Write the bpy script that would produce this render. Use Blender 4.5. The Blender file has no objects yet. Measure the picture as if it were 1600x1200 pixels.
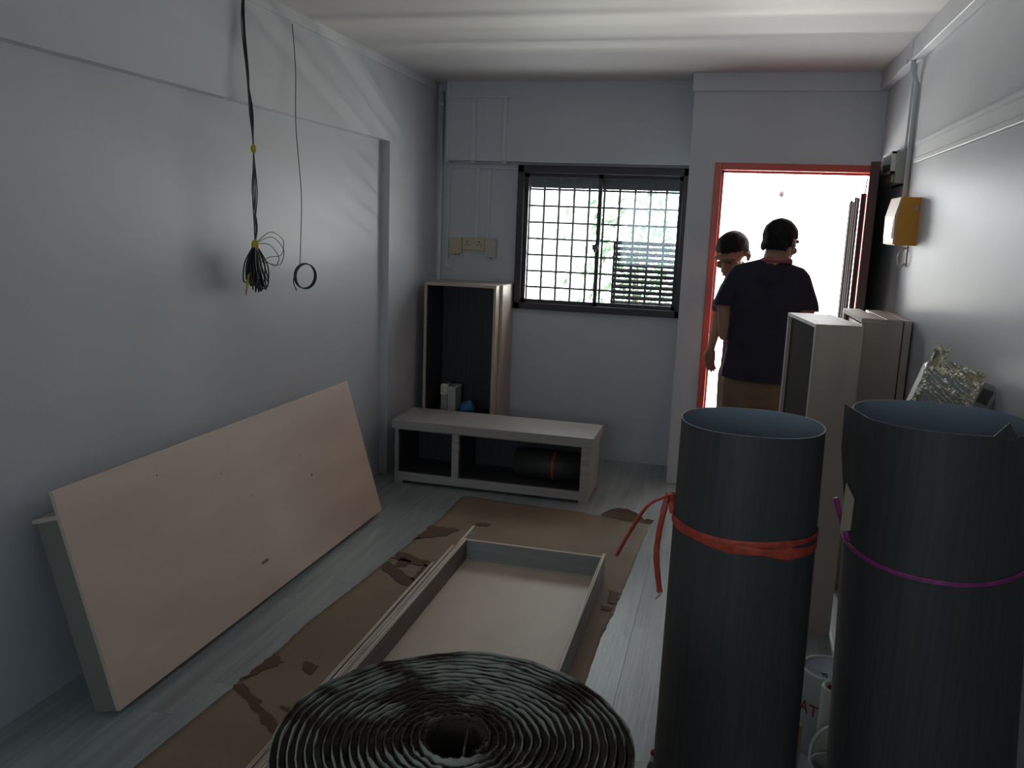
import bpy, bmesh, math, random
from math import sin, cos, pi, radians as R
from mathutils import Vector as V, Matrix as M4, noise
random.seed(4)
C = bpy.context.scene.collection
S = bpy.context.scene

# ------------------------------------------------------------------ camera
cam_d = bpy.data.cameras.new('camera'); cam = bpy.data.objects.new('camera', cam_d); C.objects.link(cam)
cam_d.sensor_fit = 'HORIZONTAL'; cam_d.sensor_width = 36; cam_d.lens = 36 * 1346.23 / 1600
cam_d.clip_start = .02; cam_d.clip_end = 200
yaw, pit, rol = -.2399, .1835, -.0381
fwd = V((sin(yaw) * cos(pit), cos(yaw) * cos(pit), -sin(pit)))
rgt = V((cos(yaw), -sin(yaw), 0)); dwn = fwd.cross(rgt)
rr = cos(rol) * rgt + sin(rol) * dwn; dd = -sin(rol) * rgt + cos(rol) * dwn
cam.matrix_world = M4(((rr.x, -dd.x, -fwd.x, 0), (rr.y, -dd.y, -fwd.y, 0), (rr.z, -dd.z, -fwd.z, 1.617), (0, 0, 0, 1)))
S.camera = cam

# ------------------------------------------------------------------ world, lights, exposure
w = bpy.data.worlds.new('world'); S.world = w; w.use_nodes = True
bg = w.node_tree.nodes['Background']; bg.inputs['Color'].default_value = (.95, .98, 1, 1); bg.inputs['Strength'].default_value = 9.0
w.cycles.sampling_method = 'MANUAL'; w.cycles.sample_map_resolution = 64

def area(name, loc, rot, sx, sy, energy=0, color=(1, 1, 1), portal=False):
    l = bpy.data.lights.new(name, 'AREA'); l.shape = 'RECTANGLE'; l.size = sx; l.size_y = sy
    l.energy = energy; l.color = color; l.cycles.is_portal = portal
    o = bpy.data.objects.new(name, l); C.objects.link(o); o.location = loc; o.rotation_euler = rot; return o
area('window_portal', (-.872, 5.96, 1.53), (R(-90), 0, 0), 1.14, .98, portal=True)
area('door_portal', (.335, 5.62, 1.0), (R(-90), 0, 0), .86, 2.0, portal=True)
area('rear_portal', (-.85, -1.99, 1.6), (R(90), 0, 0), 1.7, 1.1, portal=True)
for gy0, gy1, gl in ((15.3, 34, 36), (12.35, 12.75, 160), (10.6, 10.8, 110)):      # sunlit strips of ground beyond the corridor
    area('sunlit_ground', (0, (gy0 + gy1) / 2, -.85), (R(180), 0, 0), 14, gy1 - gy0, gl * pi * 14 * (gy1 - gy0), (1, .95, .86))
S.view_settings.view_transform = 'Standard'; S.view_settings.look = 'None'
S.view_settings.gamma = 1; S.view_settings.exposure = 0; S.view_settings.use_curve_mapping = False
S.cycles.max_bounces = 8; S.cycles.diffuse_bounces = 5; S.cycles.caustics_reflective = False; S.cycles.caustics_refractive = False
S.cycles.use_denoising = True; S.cycles.sample_clamp_indirect = 6

# ------------------------------------------------------------------ materials
def mat(name, col, rough=.6, metal=0, noise_amt=0, scale=(4, 4, 4), col2=None, bump=0, bscale=None, obj_rand=0, spec=.5, sheen=0, detail=4, coord='pos', ramp=(.35, .65)):
    m = bpy.data.materials.new(name); m.use_nodes = True; nt = m.node_tree; n = nt.nodes; l = nt.links
    b = n['Principled BSDF']; b.inputs['Roughness'].default_value = rough; b.inputs['Metallic'].default_value = metal
    b.inputs['Specular IOR Level'].default_value = spec
    if sheen: b.inputs['Sheen Weight'].default_value = sheen
    b.inputs['Base Color'].default_value = (*col, 1)
    if coord == 'pos':
        g = n.new('ShaderNodeNewGeometry'); src = g.outputs['Position']
    else:
        g = n.new('ShaderNodeTexCoord'); src = g.outputs['Object']
    def nz(sc, det=detail):
        mp = n.new('ShaderNodeVectorMath'); mp.operation = 'MULTIPLY'; mp.inputs[1].default_value = sc
        l.new(src, mp.inputs[0])
        if obj_rand:
            oi = n.new('ShaderNodeObjectInfo'); mu = n.new('ShaderNodeMath'); mu.operation = 'MULTIPLY'; mu.inputs[1].default_value = 37
            l.new(oi.outputs['Random'], mu.inputs[0]); ad = n.new('ShaderNodeVectorMath'); ad.operation = 'ADD'
            l.new(mp.outputs[0], ad.inputs[0]); l.new(mu.outputs[0], ad.inputs[1]); out = ad.outputs[0]
        else: out = mp.outputs[0]
        t = n.new('ShaderNodeTexNoise'); t.inputs['Scale'].default_value = 1; t.inputs['Detail'].default_value = det
        l.new(out, t.inputs['Vector']); return t.outputs['Fac']
    if noise_amt or col2:
        f = nz(scale)
        mr = n.new('ShaderNodeMapRange'); mr.inputs[1].default_value = ramp[0]; mr.inputs[2].default_value = ramp[1]
        l.new(f, mr.inputs[0])
        mx = n.new('ShaderNodeMix'); mx.data_type = 'RGBA'
        c2 = col2 or tuple(c * (1 - noise_amt) for c in col)
        mx.inputs[6].default_value = (*col, 1); mx.inputs[7].default_value = (*c2, 1)
        l.new(mr.outputs[0], mx.inputs[0]); last = mx.outputs[2]
        if obj_rand:
            oi = n.new('ShaderNodeObjectInfo'); m2 = n.new('ShaderNodeMapRange'); m2.inputs[3].default_value = 1 - obj_rand; m2.inputs[4].default_value = 1 + obj_rand
            l.new(oi.outputs['Random'], m2.inputs[0]); vm = n.new('ShaderNodeVectorMath'); vm.operation = 'SCALE'
            l.new(last, vm.inputs[0]); l.new(m2.outputs[0], vm.inputs['Scale']); last = vm.outputs[0]
        l.new(last, b.inputs['Base Color'])
    if bump:
        f = nz(bscale or scale); bp = n.new('ShaderNodeBump'); bp.inputs['Strength'].default_value = bump; bp.inputs['Distance'].default_value = .01
        l.new(f, bp.inputs['Height']); l.new(bp.outputs[0], b.inputs['Normal'])
    m.diffuse_color = (*col, 1)
    return m

WALL = mat('wall_paint', (.57, .587, .62), .42, noise_amt=.07, scale=(1.2, 1.2, 1.6), bump=.05, bscale=(60, 60, 60), spec=.4)
TRIM = mat('trim_paint', (.58, .60, .62), .55, spec=.4)
CEIL = mat('ceiling_paint', (.62, .59, .58), .7, noise_amt=.04, scale=(1, 1, 1))
FLOOR = mat('vinyl_plank', (.235, .26, .255), .34, col2=(.33, .36, .35), scale=(26, 1.8, 1), obj_rand=.06, bump=.12, bscale=(90, 3, 1), spec=.5, detail=6)
SUB = mat('subfloor', (.06, .06, .06), .9)
PLY = mat('birch_ply', (.66, .50, .40), .42, col2=(.57, .43, .345), scale=(5, 1.3, 5), bump=.04, bscale=(80, 12, 80))
PLYV = mat('pale_ply_upright', (.53, .43, .355), .5, col2=(.43, .35, .295), scale=(6, 6, 1.2), detail=5)
PLYB = mat('ply_tray_base', (.62, .51, .40), .5, col2=(.54, .44, .35), scale=(4, 1.3, 4), detail=5)
EDGE = mat('ply_edge', (.56, .46, .37), .6, noise_amt=.15, scale=(20, 20, 20))
LAMH = mat('grey_tray_laminate', (.33, .345, .335), .45, col2=(.27, .285, .275), scale=(3, 60, 60), detail=3)
EDGEX = mat('ply_edge_layers', (.66, .58, .48), .6, col2=(.30, .22, .16), scale=(220, 2, 3), detail=1, ramp=(.45, .6))
LAMD = mat('dark_grain_laminate', (.05, .047, .048), .5, col2=(.032, .031, .033), scale=(90, 90, 3), detail=3)
LAMB = mat('brown_grain_laminate', (.14, .105, .09), .5, col2=(.10, .075, .065), scale=(90, 3, 60), detail=3)
LAMG = mat('grey_grain_laminate', (.33, .345, .335), .45, col2=(.25, .26, .255), scale=(60, 60, 5), detail=3)
LAMT = mat('taupe_laminate', (.40, .375, .35), .45, col2=(.32, .30, .285), scale=(3, 60, 90), detail=4)
PAPER = mat('brown_paper', (.25, .175, .112), .75, col2=(.205, .145, .09), scale=(3, 3, 3), bump=.25, bscale=(14, 14, 14))
STAIN = mat('wet_brown_paper', (.11, .065, .042), .7, spec=.2)
WINF = mat('bronze_aluminium', (.030, .019, .024), .45)
SLATM = mat('dark_louvre_paint', (.008, .006, .007), .8, spec=.1)
REDP = mat('red_gloss_paint', (.62, .085, .05), .35, noise_amt=.2, scale=(4, 4, 4))
DOORB = mat('dark_brown_door', (.075, .032, .028), .55, noise_amt=.3, scale=(30, 30, 2))
CREAM = mat('aged_cream_plastic', (.50, .44, .29), .4)
WHP = mat('white_plastic', (.62, .63, .62), .4)
GREYP = mat('grey_plastic', (.38, .40, .37), .4)
YEL = mat('yellow_plastic', (.62, .27, .015), .35)
YELF = mat('cream_and_lit_front', (.55, .40, .26), .5)  # on the yellow box, light falling on the front is put into this colour
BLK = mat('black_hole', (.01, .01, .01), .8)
ROLL = mat('charcoal_vinyl', (.060, .058, .055), .5, col2=(.046, .045, .043), scale=(120, 120, 3), spec=.35, detail=2)
ROLLIN = mat('blue_grey_backing', (.27, .33, .375), .7, noise_amt=.15, scale=(6, 6, 6))
RIM = mat('pale_cut_edge', (.45, .47, .46), .6)
FELT = mat('dark_felt', (.020, .015, .011), .95, col2=(.05, .033, .02), scale=(9, 9, 9), bump=.5, bscale=(300, 300, 300))
FOIL = mat('pale_backing_sheet', (.30, .31, .26), .7, col2=(.045, .028, .018), scale=(9, 11, 9), detail=8, ramp=(.44, .56))
REDS = mat('red_raffia', (.56, .07, .038), .4, noise_amt=.35, scale=(40, 40, 40), bump=.3, bscale=(300, 300, 20))
PURS = mat('purple_raffia', (.34, .045, .20), .3, noise_amt=.3, scale=(40, 40, 40), bump=.3, bscale=(300, 300, 20))
CARD = mat('cardboard', (.42, .32, .23), .8)
CABL = mat('black_cable', (.008, .012, .012), .4)
CABG = mat('green_cable', (.01, .045, .035), .4)
YTAPE = mat('yellow_tape', (.55, .42, .03), .5)
SKIN = mat('skin', (.36, .19, .13), .5, noise_amt=.12, scale=(20, 20, 20), coord='obj')
HAIR = mat('black_hair', (.008, .006, .006), .7, spec=.2, noise_amt=.4, scale=(90, 90, 20), bump=.6, bscale=(150, 150, 40), coord='obj')
NAVY = mat('navy_cloth', (.012, .012, .028), .85, noise_amt=.3, scale=(8, 8, 8), bump=.3, bscale=(9, 9, 9), coord='obj')
PINKT = mat('pink_piping', (.34, .10, .10), .8)
KHAKI = mat('khaki_cloth', (.17, .105, .065), .85, noise_amt=.2, scale=(9, 9, 9), bump=.4, bscale=(12, 12, 12), coord='obj')
BEIGE = mat('beige_cloth', (.42, .30, .20), .85, noise_amt=.2, scale=(9, 9, 9), coord='obj')
MAUVE = mat('mauve_cloth', (.14, .09, .11), .85, noise_amt=.2, scale=(9, 9, 9), coord='obj')
EYE = mat('dark_eye', (.01, .008, .008), .2)
STEEL = mat('bright_metal', (.6, .6, .6), .25, metal=1)
CONC = mat('corridor_concrete', (.5, .5, .48), .8, noise_amt=.1, scale=(3, 3, 3))
LEAF = mat('dark_leaf', (.035, .09, .03), .6)
BARK = mat('bark', (.09, .06, .04), .9)
BLUEB = mat('blue_plastic_bag', (.05, .22, .45), .35, noise_amt=.3, scale=(30, 30, 30), bump=.6, bscale=(40, 40, 40))
REDL = mat('red_print', (.30, .01, .02), .5)
LIDM = mat('pale_blue_lid', (.36, .42, .50), .35)
BULB = mat('frosted_bulb', (.16, .12, .11), .3)
GRNB = mat('green_plastic', (.02, .10, .06), .4)
def plastic_wrap():
    m = bpy.data.materials.new('crinkled_clear_wrap'); m.use_nodes = True; nt = m.node_tree; n = nt.nodes; l = nt.links
    b = n['Principled BSDF']; b.inputs['Base Color'].default_value = (.90, .80, .62, 1); b.inputs['Roughness'].default_value = .24
    b.inputs['Metallic'].default_value = .75
    g = n.new('ShaderNodeTexCoord'); mp = n.new('ShaderNodeMapping'); mp.inputs['Rotation'].default_value = (0, R(35), 0); mp.inputs['Scale'].default_value = (18, 20, 95)
    l.new(g.outputs['Object'], mp.inputs[0])
    t = n.new('ShaderNodeTexNoise'); t.inputs['Scale'].default_value = 1; t.inputs['Detail'].default_value = 4; t.inputs['Distortion'].default_value = .8
    l.new(mp.outputs[0], t.inputs['Vector'])
    bp = n.new('ShaderNodeBump'); bp.inputs['Strength'].default_value = .35; bp.inputs['Distance'].default_value = .02
    l.new(t.outputs['Fac'], bp.inputs['Height']); l.new(bp.outputs[0], b.inputs['Normal']); return m
WRAP = plastic_wrap()
def glass_mat(name, tint, gl=.06):
    m = bpy.data.materials.new(name); m.use_nodes = True; nt = m.node_tree; n = nt.nodes; l = nt.links
    n.remove(n['Principled BSDF']); t = n.new('ShaderNodeBsdfTransparent'); t.inputs[0].default_value = (*tint, 1)
    g = n.new('ShaderNodeBsdfGlossy'); g.inputs['Roughness'].default_value = .03
    mx = n.new('ShaderNodeMixShader'); mx.inputs[0].default_value = gl
    l.new(t.outputs[0], mx.inputs[1]); l.new(g.outputs[0], mx.inputs[2]); l.new(mx.outputs[0], n['Material Output'].inputs[0]); return m
GLASS = glass_mat('window_glass', (.93, .96, .95))
SMOKE = mat('smoked_cover', (.10, .14, .13), .15)

# ------------------------------------------------------------------ geometry helpers
class G:
    def __init__(s): s.v = []; s.f = []; s.sm = []
    def add(s, vs, fs, smooth=False):
        k = len(s.v); s.v += [V(p) for p in vs]; s.f += [[k + i for i in f] for f in fs]; s.sm += [smooth] * len(fs); return s
    def box(s, x0, x1, y0, y1, z0, z1, b=0):
        if b:
            bm = bmesh.new(); bmesh.ops.create_cube(bm, size=1)
            for v in bm.verts: v.co = V(((x0 + x1) / 2 + v.co.x * (x1 - x0), (y0 + y1) / 2 + v.co.y * (y1 - y0), (z0 + z1) / 2 + v.co.z * (z1 - z0)))
            bmesh.ops.bevel(bm, geom=bm.edges[:], offset=b, segments=1 if b < .004 else 2, affect='EDGES')
            return s.bm(bm)
        return s.add([(x, y, z) for z in (z0, z1) for y in (y0, y1) for x in (x0, x1)],
                     [(0, 2, 3, 1), (4, 5, 7, 6), (0, 1, 5, 4), (2, 6, 7, 3), (0, 4, 6, 2), (1, 3, 7, 5)])
    def bm(s, bm, smooth=False):
        bm.verts.index_update(); s.add([v.co.copy() for v in bm.verts], [[v.index for v in f.verts] for f in bm.faces], smooth); bm.free(); return s
    def lathe(s, prof, c=(0, 0, 0), n=32, axis=2, smooth=True):
        vs = []; c = V(c)
        for r, h in prof:
            for i in range(n):
                a = 2 * pi * i / n; p = (r * cos(a), r * sin(a), h)
                if axis == 0: p = (h, r * cos(a), r * sin(a))
                if axis == 1: p = (r * sin(a), h, r * cos(a))
                vs.append(c + V(p))
        fs = [(j * n + i, j * n + (i + 1) % n, (j + 1) * n + (i + 1) % n, (j + 1) * n + i) for j in range(len(prof) - 1) for i in range(n)]
        return s.add(vs, fs, smooth)
    def cyl(s, c, r, h, n=24, axis=2): return s.lathe([(1e-4, 0), (r, 0), (r, h), (1e-4, h)], c, n, axis, False)
    def tube(s, pts, r, n=8, flat=1, up=None, smooth=True, cap=True):
        pts = [V(p) for p in pts]; vs = []; prev = None
        for i, p in enumerate(pts):
            t = (pts[min(i + 1, len(pts) - 1)] - pts[max(i - 1, 0)]).normalized()
            u = V(up) if up else (prev if prev else (V((0, 0, 1)) if abs(t.z) < .9 else V((1, 0, 0))))
            a = (u - t * u.dot(t)).normalized(); prev = a; b = t.cross(a)
            rad = r[i] if isinstance(r, (list, tuple)) else r
            for k in range(n):
                q = 2 * pi * k / n; vs.append(p + a * (rad * cos(q)) + b * (rad * flat * sin(q)))
        m = len(pts)
        fs = [(j * n + i, j * n + (i + 1) % n, (j + 1) * n + (i + 1) % n, (j + 1) * n + i) for j in range(m - 1) for i in range(n)]
        if cap: fs += [tuple(range(n))[::-1], tuple((m - 1) * n + i for i in range(n))]
        return s.add(vs, fs, smooth)
    def prism(s, poly, ax, a, b):
        """poly: 2D points in the two other axes (in xyz order), extruded along axis ax from a to b"""
        def mk(p, t):
            q = list(p); q.insert(ax, t); return q
        n = len(poly)
        return s.add([mk(p, a) for p in poly] + [mk(p, b) for p in poly],
                     [tuple(range(n))[::-1], tuple(range(n, 2 * n))] + [(i, (i + 1) % n, n + (i + 1) % n, n + i) for i in range(n)])
    def sphere(s, c, r, seg=12):
        bm = bmesh.new(); bmesh.ops.create_uvsphere(bm, u_segments=seg, v_segments=max(6, seg // 2), radius=1)
        r = (r, r, r) if not hasattr(r, '__len__') else r
        for v in bm.verts: v.co = V((c[0] + v.co.x * r[0], c[1] + v.co.y * r[1], c[2] + v.co.z * r[2]))
        return s.bm(bm, True)
    def mesh(s, name):
        me = bpy.data.meshes.new(name); me.from_pydata([tuple(v) for v in s.v], [], s.f); me.update()
        me.polygons.foreach_set('use_smooth', s.sm)
        bm = bmesh.new(); bm.from_mesh(me); bmesh.ops.recalc_face_normals(bm, faces=bm.faces); bm.to_mesh(me); bm.free()
        return me

def obj(name, g, m, parent=None, label=None):
    me = g if isinstance(g, bpy.types.Mesh) else g.mesh(name)
    if m and not me.materials: me.materials.append(m)
    o = bpy.data.objects.new(name, me); C.objects.link(o)
    if parent: o.parent = parent
    if label: o['label'] = label
    return o
def tag(o, label, cat, group=None, kind=None):
    o['label'] = label; o['category'] = cat
    if group: o['group'] = group
    if kind: o['kind'] = kind
    return o
def thing(name, label, cat, loc=(0, 0, 0), rot=(0, 0, 0), group=None):
    o = bpy.data.objects.new(name, None); C.objects.link(o); o.location = loc; o.rotation_euler = rot; o.empty_display_size = .1
    return tag(o, label, cat, group)
def struct(name, g, m, parent=None):
    o = obj(name, g, m, parent); o['kind'] = 'structure'; return o
def bx(*a, **k): return G().box(*a, **k)

# ------------------------------------------------------------------ room shell
XL, XO, XR, YB, YD, XB, H = -2.098, -2.045, .80, 5.905, 5.5, -.286, 2.546
YR = -2.0
fl = struct('floor', bx(-2.3, 1.0, YR, 5.95, -.06, -.006), SUB)
PW, PL = .1527, .92
for i in range(19):
    x0 = XL + i * PW; y = YR - random.random() * PL
    end = YB if x0 + PW / 2 < XB else 5.6
    while y < end:
        a, b_ = max(y, YR), min(y + PL, end)
        if b_ - a > .01:
            g = bx(x0 + .0002, x0 + PW - .0002, a + .0002, b_ - .0002, -.006, 0, b=.0006)
            obj('floor_plank', g, FLOOR, fl)
        y += PL
g = G().box(XL - .15, XL, YR, YB + .1, 0, H)
g.box(XL, XO, YR, 5.032, 2.082, H)
g.box(XL, XO, 5.032, YB, 0, H)
struct('wall_left', g, WALL)
# back wall with window opening (x -1.449..-.295, z 1.036..2.015)
wx0, wx1, wz0, wz1 = -1.449, -.295, 1.036, 2.015
g = G().box(XO, wx0, YB, YB + .1, 0, H).box(wx1, XB, YB, YB + .1, 0, H).box(wx0, wx1, YB, YB + .1, 0, wz0).box(wx0, wx1, YB, YB + .1, wz1, H)
g.box(-1.938, XB, 5.80, YB, 2.032, H)
struct('wall_back', g, WALL)
# door block
dx0, dx1, dz = -.132, .80, 2.028
g = G().box(XB, dx0, YD, YD + .1, 0, H).box(XB, XB + .02, YD + .1, YB + .1, 0, H).box(dx0, 1.0, YD, YD + .1, dz, H)
struct('wall_door', g, WALL)
struct('wall_right', bx(XR, XR + .15, YR, YD + .1, 0, H), WALL)
g = G().box(XL - .15, -1.7, YR - .1, YR, 0, H).box(0, XR + .15, YR - .1, YR, 0, H).box(-1.7, 0, YR - .1, YR, 0, 1.05).box(-1.7, 0, YR - .1, YR, 2.15, H)
struct('wall_rear', g, WALL)
struct('ceiling', bx(XL - .15, XR + .2, YR - .1, YB + .1, H, H + .1), CEIL)
rg = obj('window_2', G().box(-1.7, -.855, YR - .06, YR - .055, 1.05, 2.15).box(-.845, 0, YR - .06, YR - .055, 1.05, 2.15), glass_mat('fill_tint_glass', (.60, .655, .69))); rg['kind'] = 'structure'  # unseen rear window; glass tint added to dim and cool the incoming light
# trims (painted strips and trunking)
struct('trim_1', bx(XO, XO + .012, YR, 5.80, H - .052, H), TRIM)
struct('trim_2', bx(XR - .045, XR, YR, YD, H - .10, H, b=.003), TRIM)
struct('trim_3', bx(XB - .012, XR - .045, YD - .022, YD, H - .105, H, b=.003), TRIM)
struct('trim_4', G().box(XR - .018, XR, YR, 4.42, 2.035, 2.058, b=.004).box(XR - .010, XR, YR, 4.42, 1.985, 2.035).box(XR - .016, XR, YR, 4.42, 1.962, 1.985, b=.003), TRIM)
struct('trim_5', bx(-1.955, -1.45, YB - .012, YB, 1.985, 2.012, b=.002), TRIM)
struct('trim_6', bx(-1.938, -1.5, 5.788, 5.80, 2.44, 2.46, b=.002), TRIM)

def conduit(label, g, group='painted wall conduits'):
    return tag(obj('conduit', g, TRIM), label, 'conduit', group)
conduit('white painted round pipe running down the back left corner', G().tube([(-2.005, 5.872, H - .05), (-2.005, 5.872, 0)], .0125, 10).box(-2.022, -1.99, 5.86, 5.905, 1.55, 1.57).box(-2.022, -1.99, 5.86, 5.905, 2.40, 2.42))
conduit('thin painted trunking down the far left of the back wall to a small box', G().box(-1.945, -1.925, 5.79, 5.80, 2.045, H).box(-1.945, -1.925, 5.79, 5.895, 2.02, 2.032).box(-1.962, -1.944, 5.893, YB, 1.355, 1.985))
conduit('painted trunking on the upper back beam, nearest the thin corner strip', G().box(-1.765, -1.735, 5.786, 5.80, 2.035, 2.44, b=.002).box(-1.765, -1.735, 5.79, YB, 2.017, 2.031))
conduit('painted trunking on the upper back beam, nearest the window', G().box(-1.55, -1.52, 5.786, 5.80, 2.035, 2.44, b=.002).box(-1.55, -1.52, 5.79, YB, 2.017, 2.031))
conduit('painted trunking dropping into the double socket, left of the pair', G().box(-1.757, -1.728, 5.894, YB, 1.505, 1.985, b=.002))
conduit('painted trunking dropping into the pale end of the socket row', G().box(-1.670, -1.648, 5.894, YB, 1.50, 1.985, b=.002))
conduit('painted pipe dropping down the right wall to the yellow box', G().tube([(.765, 4.60, 2.53), (.765, 4.60, 2.40), (.787, 4.58, 2.34), (.788, 4.56, 1.80)], .012, 8))
conduit('short painted strip beside the pipe high on the right wall', G().box(.788, XR, 4.72, 4.745, 2.05, 2.47, b=.002).box(.75, .757, 4.70, 4.95, 2.45, 2.47))

# ------------------------------------------------------------------ window
win = struct('window_1', G().box(wx0, wx0 + .045, YB - .04, YB + .06, wz0, wz1, b=.003).box(wx1 - .04, wx1, YB - .04, YB + .06, wz0, wz1, b=.003)
             .box(wx0, wx1, YB - .04, YB + .06, wz0, wz0 + .045, b=.003).box(wx0, wx1, YB - .04, YB + .06, wz1 - .05, wz1, b=.003), WINF)
for a, b_ in ((wx0 + .045, -.87), (-.90, wx1 - .04)):
    sy = YB + (.0 if a < -1 else .022)
    g = G().box(a, a + .026, sy, sy + .02, wz0 + .045, wz1 - .05).box(b_ - .026, b_, sy, sy + .02, wz0 + .045, wz1 - .05)
    g.box(a, b_, sy, sy + .02, wz0 + .045, wz0 + .07).box(a, b_, sy, sy + .02, wz1 - .075, wz1 - .05)
    sash = obj('window_sash', g, WINF, win)
    obj('glass_pane', bx(a + .026, b_ - .026, sy + .008, sy + .012, wz0 + .07, wz1 - .075), GLASS, sash)
obj('latch', G().box(-.915, -.875, YB - .028, YB, 1.465, 1.50, b=.003).box(-.902, -.885, YB - .05, YB - .028, 1.45, 1.49, b=.003), WINF, win)
# dark hood board just outside the top of the window
obj('hood_board', bx(wx0 + .02, wx1 - .02, YB + .10, YB + .14, 1.872, 2.015), WINF, win)
gy = YB + .072
grille = thing('window_grille', 'dark metal security grille of square openings behind the window', 'grille', (0, 0, 0))
for k in range(11):
    x = -1.385 + k * .1045
    obj('upright_bar', bx(x - .0075, x + .0075, gy - .005, gy + .005, wz0 + .045, wz1 - .05), WINF, grille)
for k in range(9):
    z = 1.861 - k * .1125
    if z < 1.07: break
    obj('cross_bar', bx(wx0 + .045, wx1 - .04, gy + .005, gy + .013, z - .007, z + .007), WINF, grille)
lou = thing('louvre_screen', 'dark louvred screen behind the lower right of the window', 'louvre', (0, 0, 0))
for k in range(12):
    z = 1.512 - k * .0372
    obj('slat', G().add([(-.775, gy + .02, z - .008), (-.335, gy + .02, z - .008), (-.335, gy + .05, z + .006), (-.775, gy + .05, z + .006),
                         (-.775, gy + .02, z + .004), (-.335, gy + .02, z + .004), (-.335, gy + .05, z + .017), (-.775, gy + .05, z + .017)],
                        [(0, 1, 2, 3), (4, 5, 6, 7), (0, 1, 5, 4), (2, 3, 7, 6), (0, 3, 7, 4), (1, 2, 6, 5)]), SLATM, lou)
for x in (-.785, -.66, -.555, -.45, -.335):
    obj('upright', bx(x, x + .012, gy + .018, gy + .052, 1.085, 1.53), SLATM, lou)

# ------------------------------------------------------------------ door
dr = struct('door_1', G().box(dx0, dx0 + .042, YD - .012, YD + .11, 0, dz, b=.003).box(.757, .80, YD - .012, YD + .11, 0, dz, b=.003)
            .box(dx0 + .042, .757, YD - .012, YD + .11, dz - .042, dz, b=.003)
            .box(dx0 + .042, dx0 + .056, YD + .045, YD + .11, 0, dz - .042).box(dx0 + .042, .757, YD + .045, YD + .11, dz - .056, dz - .042), REDP)
leaf = obj('door_leaf', bx(0, .045, -.74, 0, .012, 1.993, b=.002), DOORB, dr); leaf.location = (.756, YD - .014, 0)
leaf.rotation_euler = (0, 0, R(-8.5))
obj('door_handle', G().box(-.008, 0, -.70, -.66, .93, 1.13, b=.003).tube([(-.008, -.68, 1.05), (-.05, -.68, 1.05), (-.05, -.60, 1.05)], .008, 8), STEEL, leaf)
gate = thing('metal_gate', 'dark metal bar gate folded open outside the doorway', 'gate', (.775, 5.66, 0))
GATEM = mat('dark_gate_paint', (.010, .006, .006), .85, spec=.1)
for x, yy, hw, zt in ((-.022, .0, .017, 1.876), (-.009, .34, .008, 1.865), (-.010, .44, .008, 1.872), (.0, .62, .007, 1.85), (.013, .84, .008, 1.864), (.018, .94, .007, 1.86)):
    obj('upright_bar', bx(x - hw, x + hw, yy, yy + .03, .06, zt, b=.003), GATEM, gate)
for z in (.12, .95):
    obj('rail', bx(-.004, .012, .03, .94, z, z + .03), GATEM, gate)
obj('hinge_pin', G().tube([(-.018, .02, 1.87), (-.012, .02, 1.965)], .004, 6), DOORB, gate)

# ------------------------------------------------------------------ exterior
struct('floor_corridor', bx(-2.6, 2.6, 5.6 + .003, 7.0, -.12, -.02), CONC)
struct('wall_neighbour', bx(1.3, 1.45, 5.62, 7.0, -.02, 2.9), CONC)
bl = thing('hanging_bulb', 'small bare bulb hanging outside the open doorway', 'bulb', (.30, 6.2, 2.9 - .28))
obj('flex', G().tube([(0, 0, -.0), (0, 0, -.705)], .0015, 6), WHP, bl)
obj('socket', G().cyl((0, 0, -.72), .008, .03, 10), WHP, bl)
obj('bulb_glass', G().sphere((0, 0, -.738), (.019, .019, .022), 12), BULB, bl)
struct('ceiling_corridor', bx(-2.6, 2.6, 5.6, 7.0, 2.62, 2.72), CEIL)
def tree(x, y, h, r, n, label, seed):
    rnd = random.Random(seed)
    t = thing('leafy_tree', label, 'tree', (x, y, -3))
    obj('trunk', G().tube([(0, 0, 0), (.05, 0, h * .5), (0, .05, h)], [.12, .09, .03], 8), BARK, t)
    g = G()
    for i in range(n):
        a, b_, c = rnd.gauss(0, r * .5), rnd.gauss(0, r * .4), rnd.gauss(h * .95, r * .6)
        d = V((rnd.uniform(-1, 1), rnd.uniform(-1, 1), rnd.uniform(-1, 1))).normalized() * .09
        e = d.cross(V((rnd.random(), rnd.random(), 1))).normalized() * .03; p = V((a, b_, c))
        g.add([p - d, p + e, p + d, p - e], [(0, 1, 2, 3)])
    o = obj('foliage', g, LEAF, t); o['kind'] = 'stuff'
tree(-1.3, 12.5, 4.3, 1.0, 900, 'leafy green tree seen through the right half of the window', 3)

# ------------------------------------------------------------------ wall fittings
def box_thing(name, label, cat, loc, parts, rot=(0, 0, 0)):
    t = thing(name, label, cat, loc, rot)
    for nm, g, m in parts: obj(nm, g, m, t)
    return t
box_thing('junction_box', 'aged cream junction box left of the double socket', 'junction box', (-1.883, YB, 1.45),
          [('body', bx(-.047, .043, -.036, 0, -.055, .057, b=.004), CREAM), ('cable_gland', G().cyl((-.005, -.02, -.062), .006, .008, 8).cyl((.02, -.02, -.062), .006, .008, 8), BLK)])
dz_ = box_thing('double_socket', 'aged cream double power socket above the tall cabinet', 'socket', (-1.755, YB, 1.47),
          [('body', bx(-.083, .083, -.028, 0, -.045, .04, b=.003), CREAM)])
for cx in (-.047, .042):
    obj('socket_holes', G().box(cx - .004, cx + .004, -.0286, -.027, .008, .02).box(cx - .015, cx - .008, -.0286, -.027, -.012, -.006).box(cx + .008, cx + .015, -.0286, -.027, -.012, -.006), BLK, dz_)
    obj('switch', bx(cx * .35 - .007, cx * .35 + .007, -.032, -.028, .0, .022, b=.002), CREAM, dz_)
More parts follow.
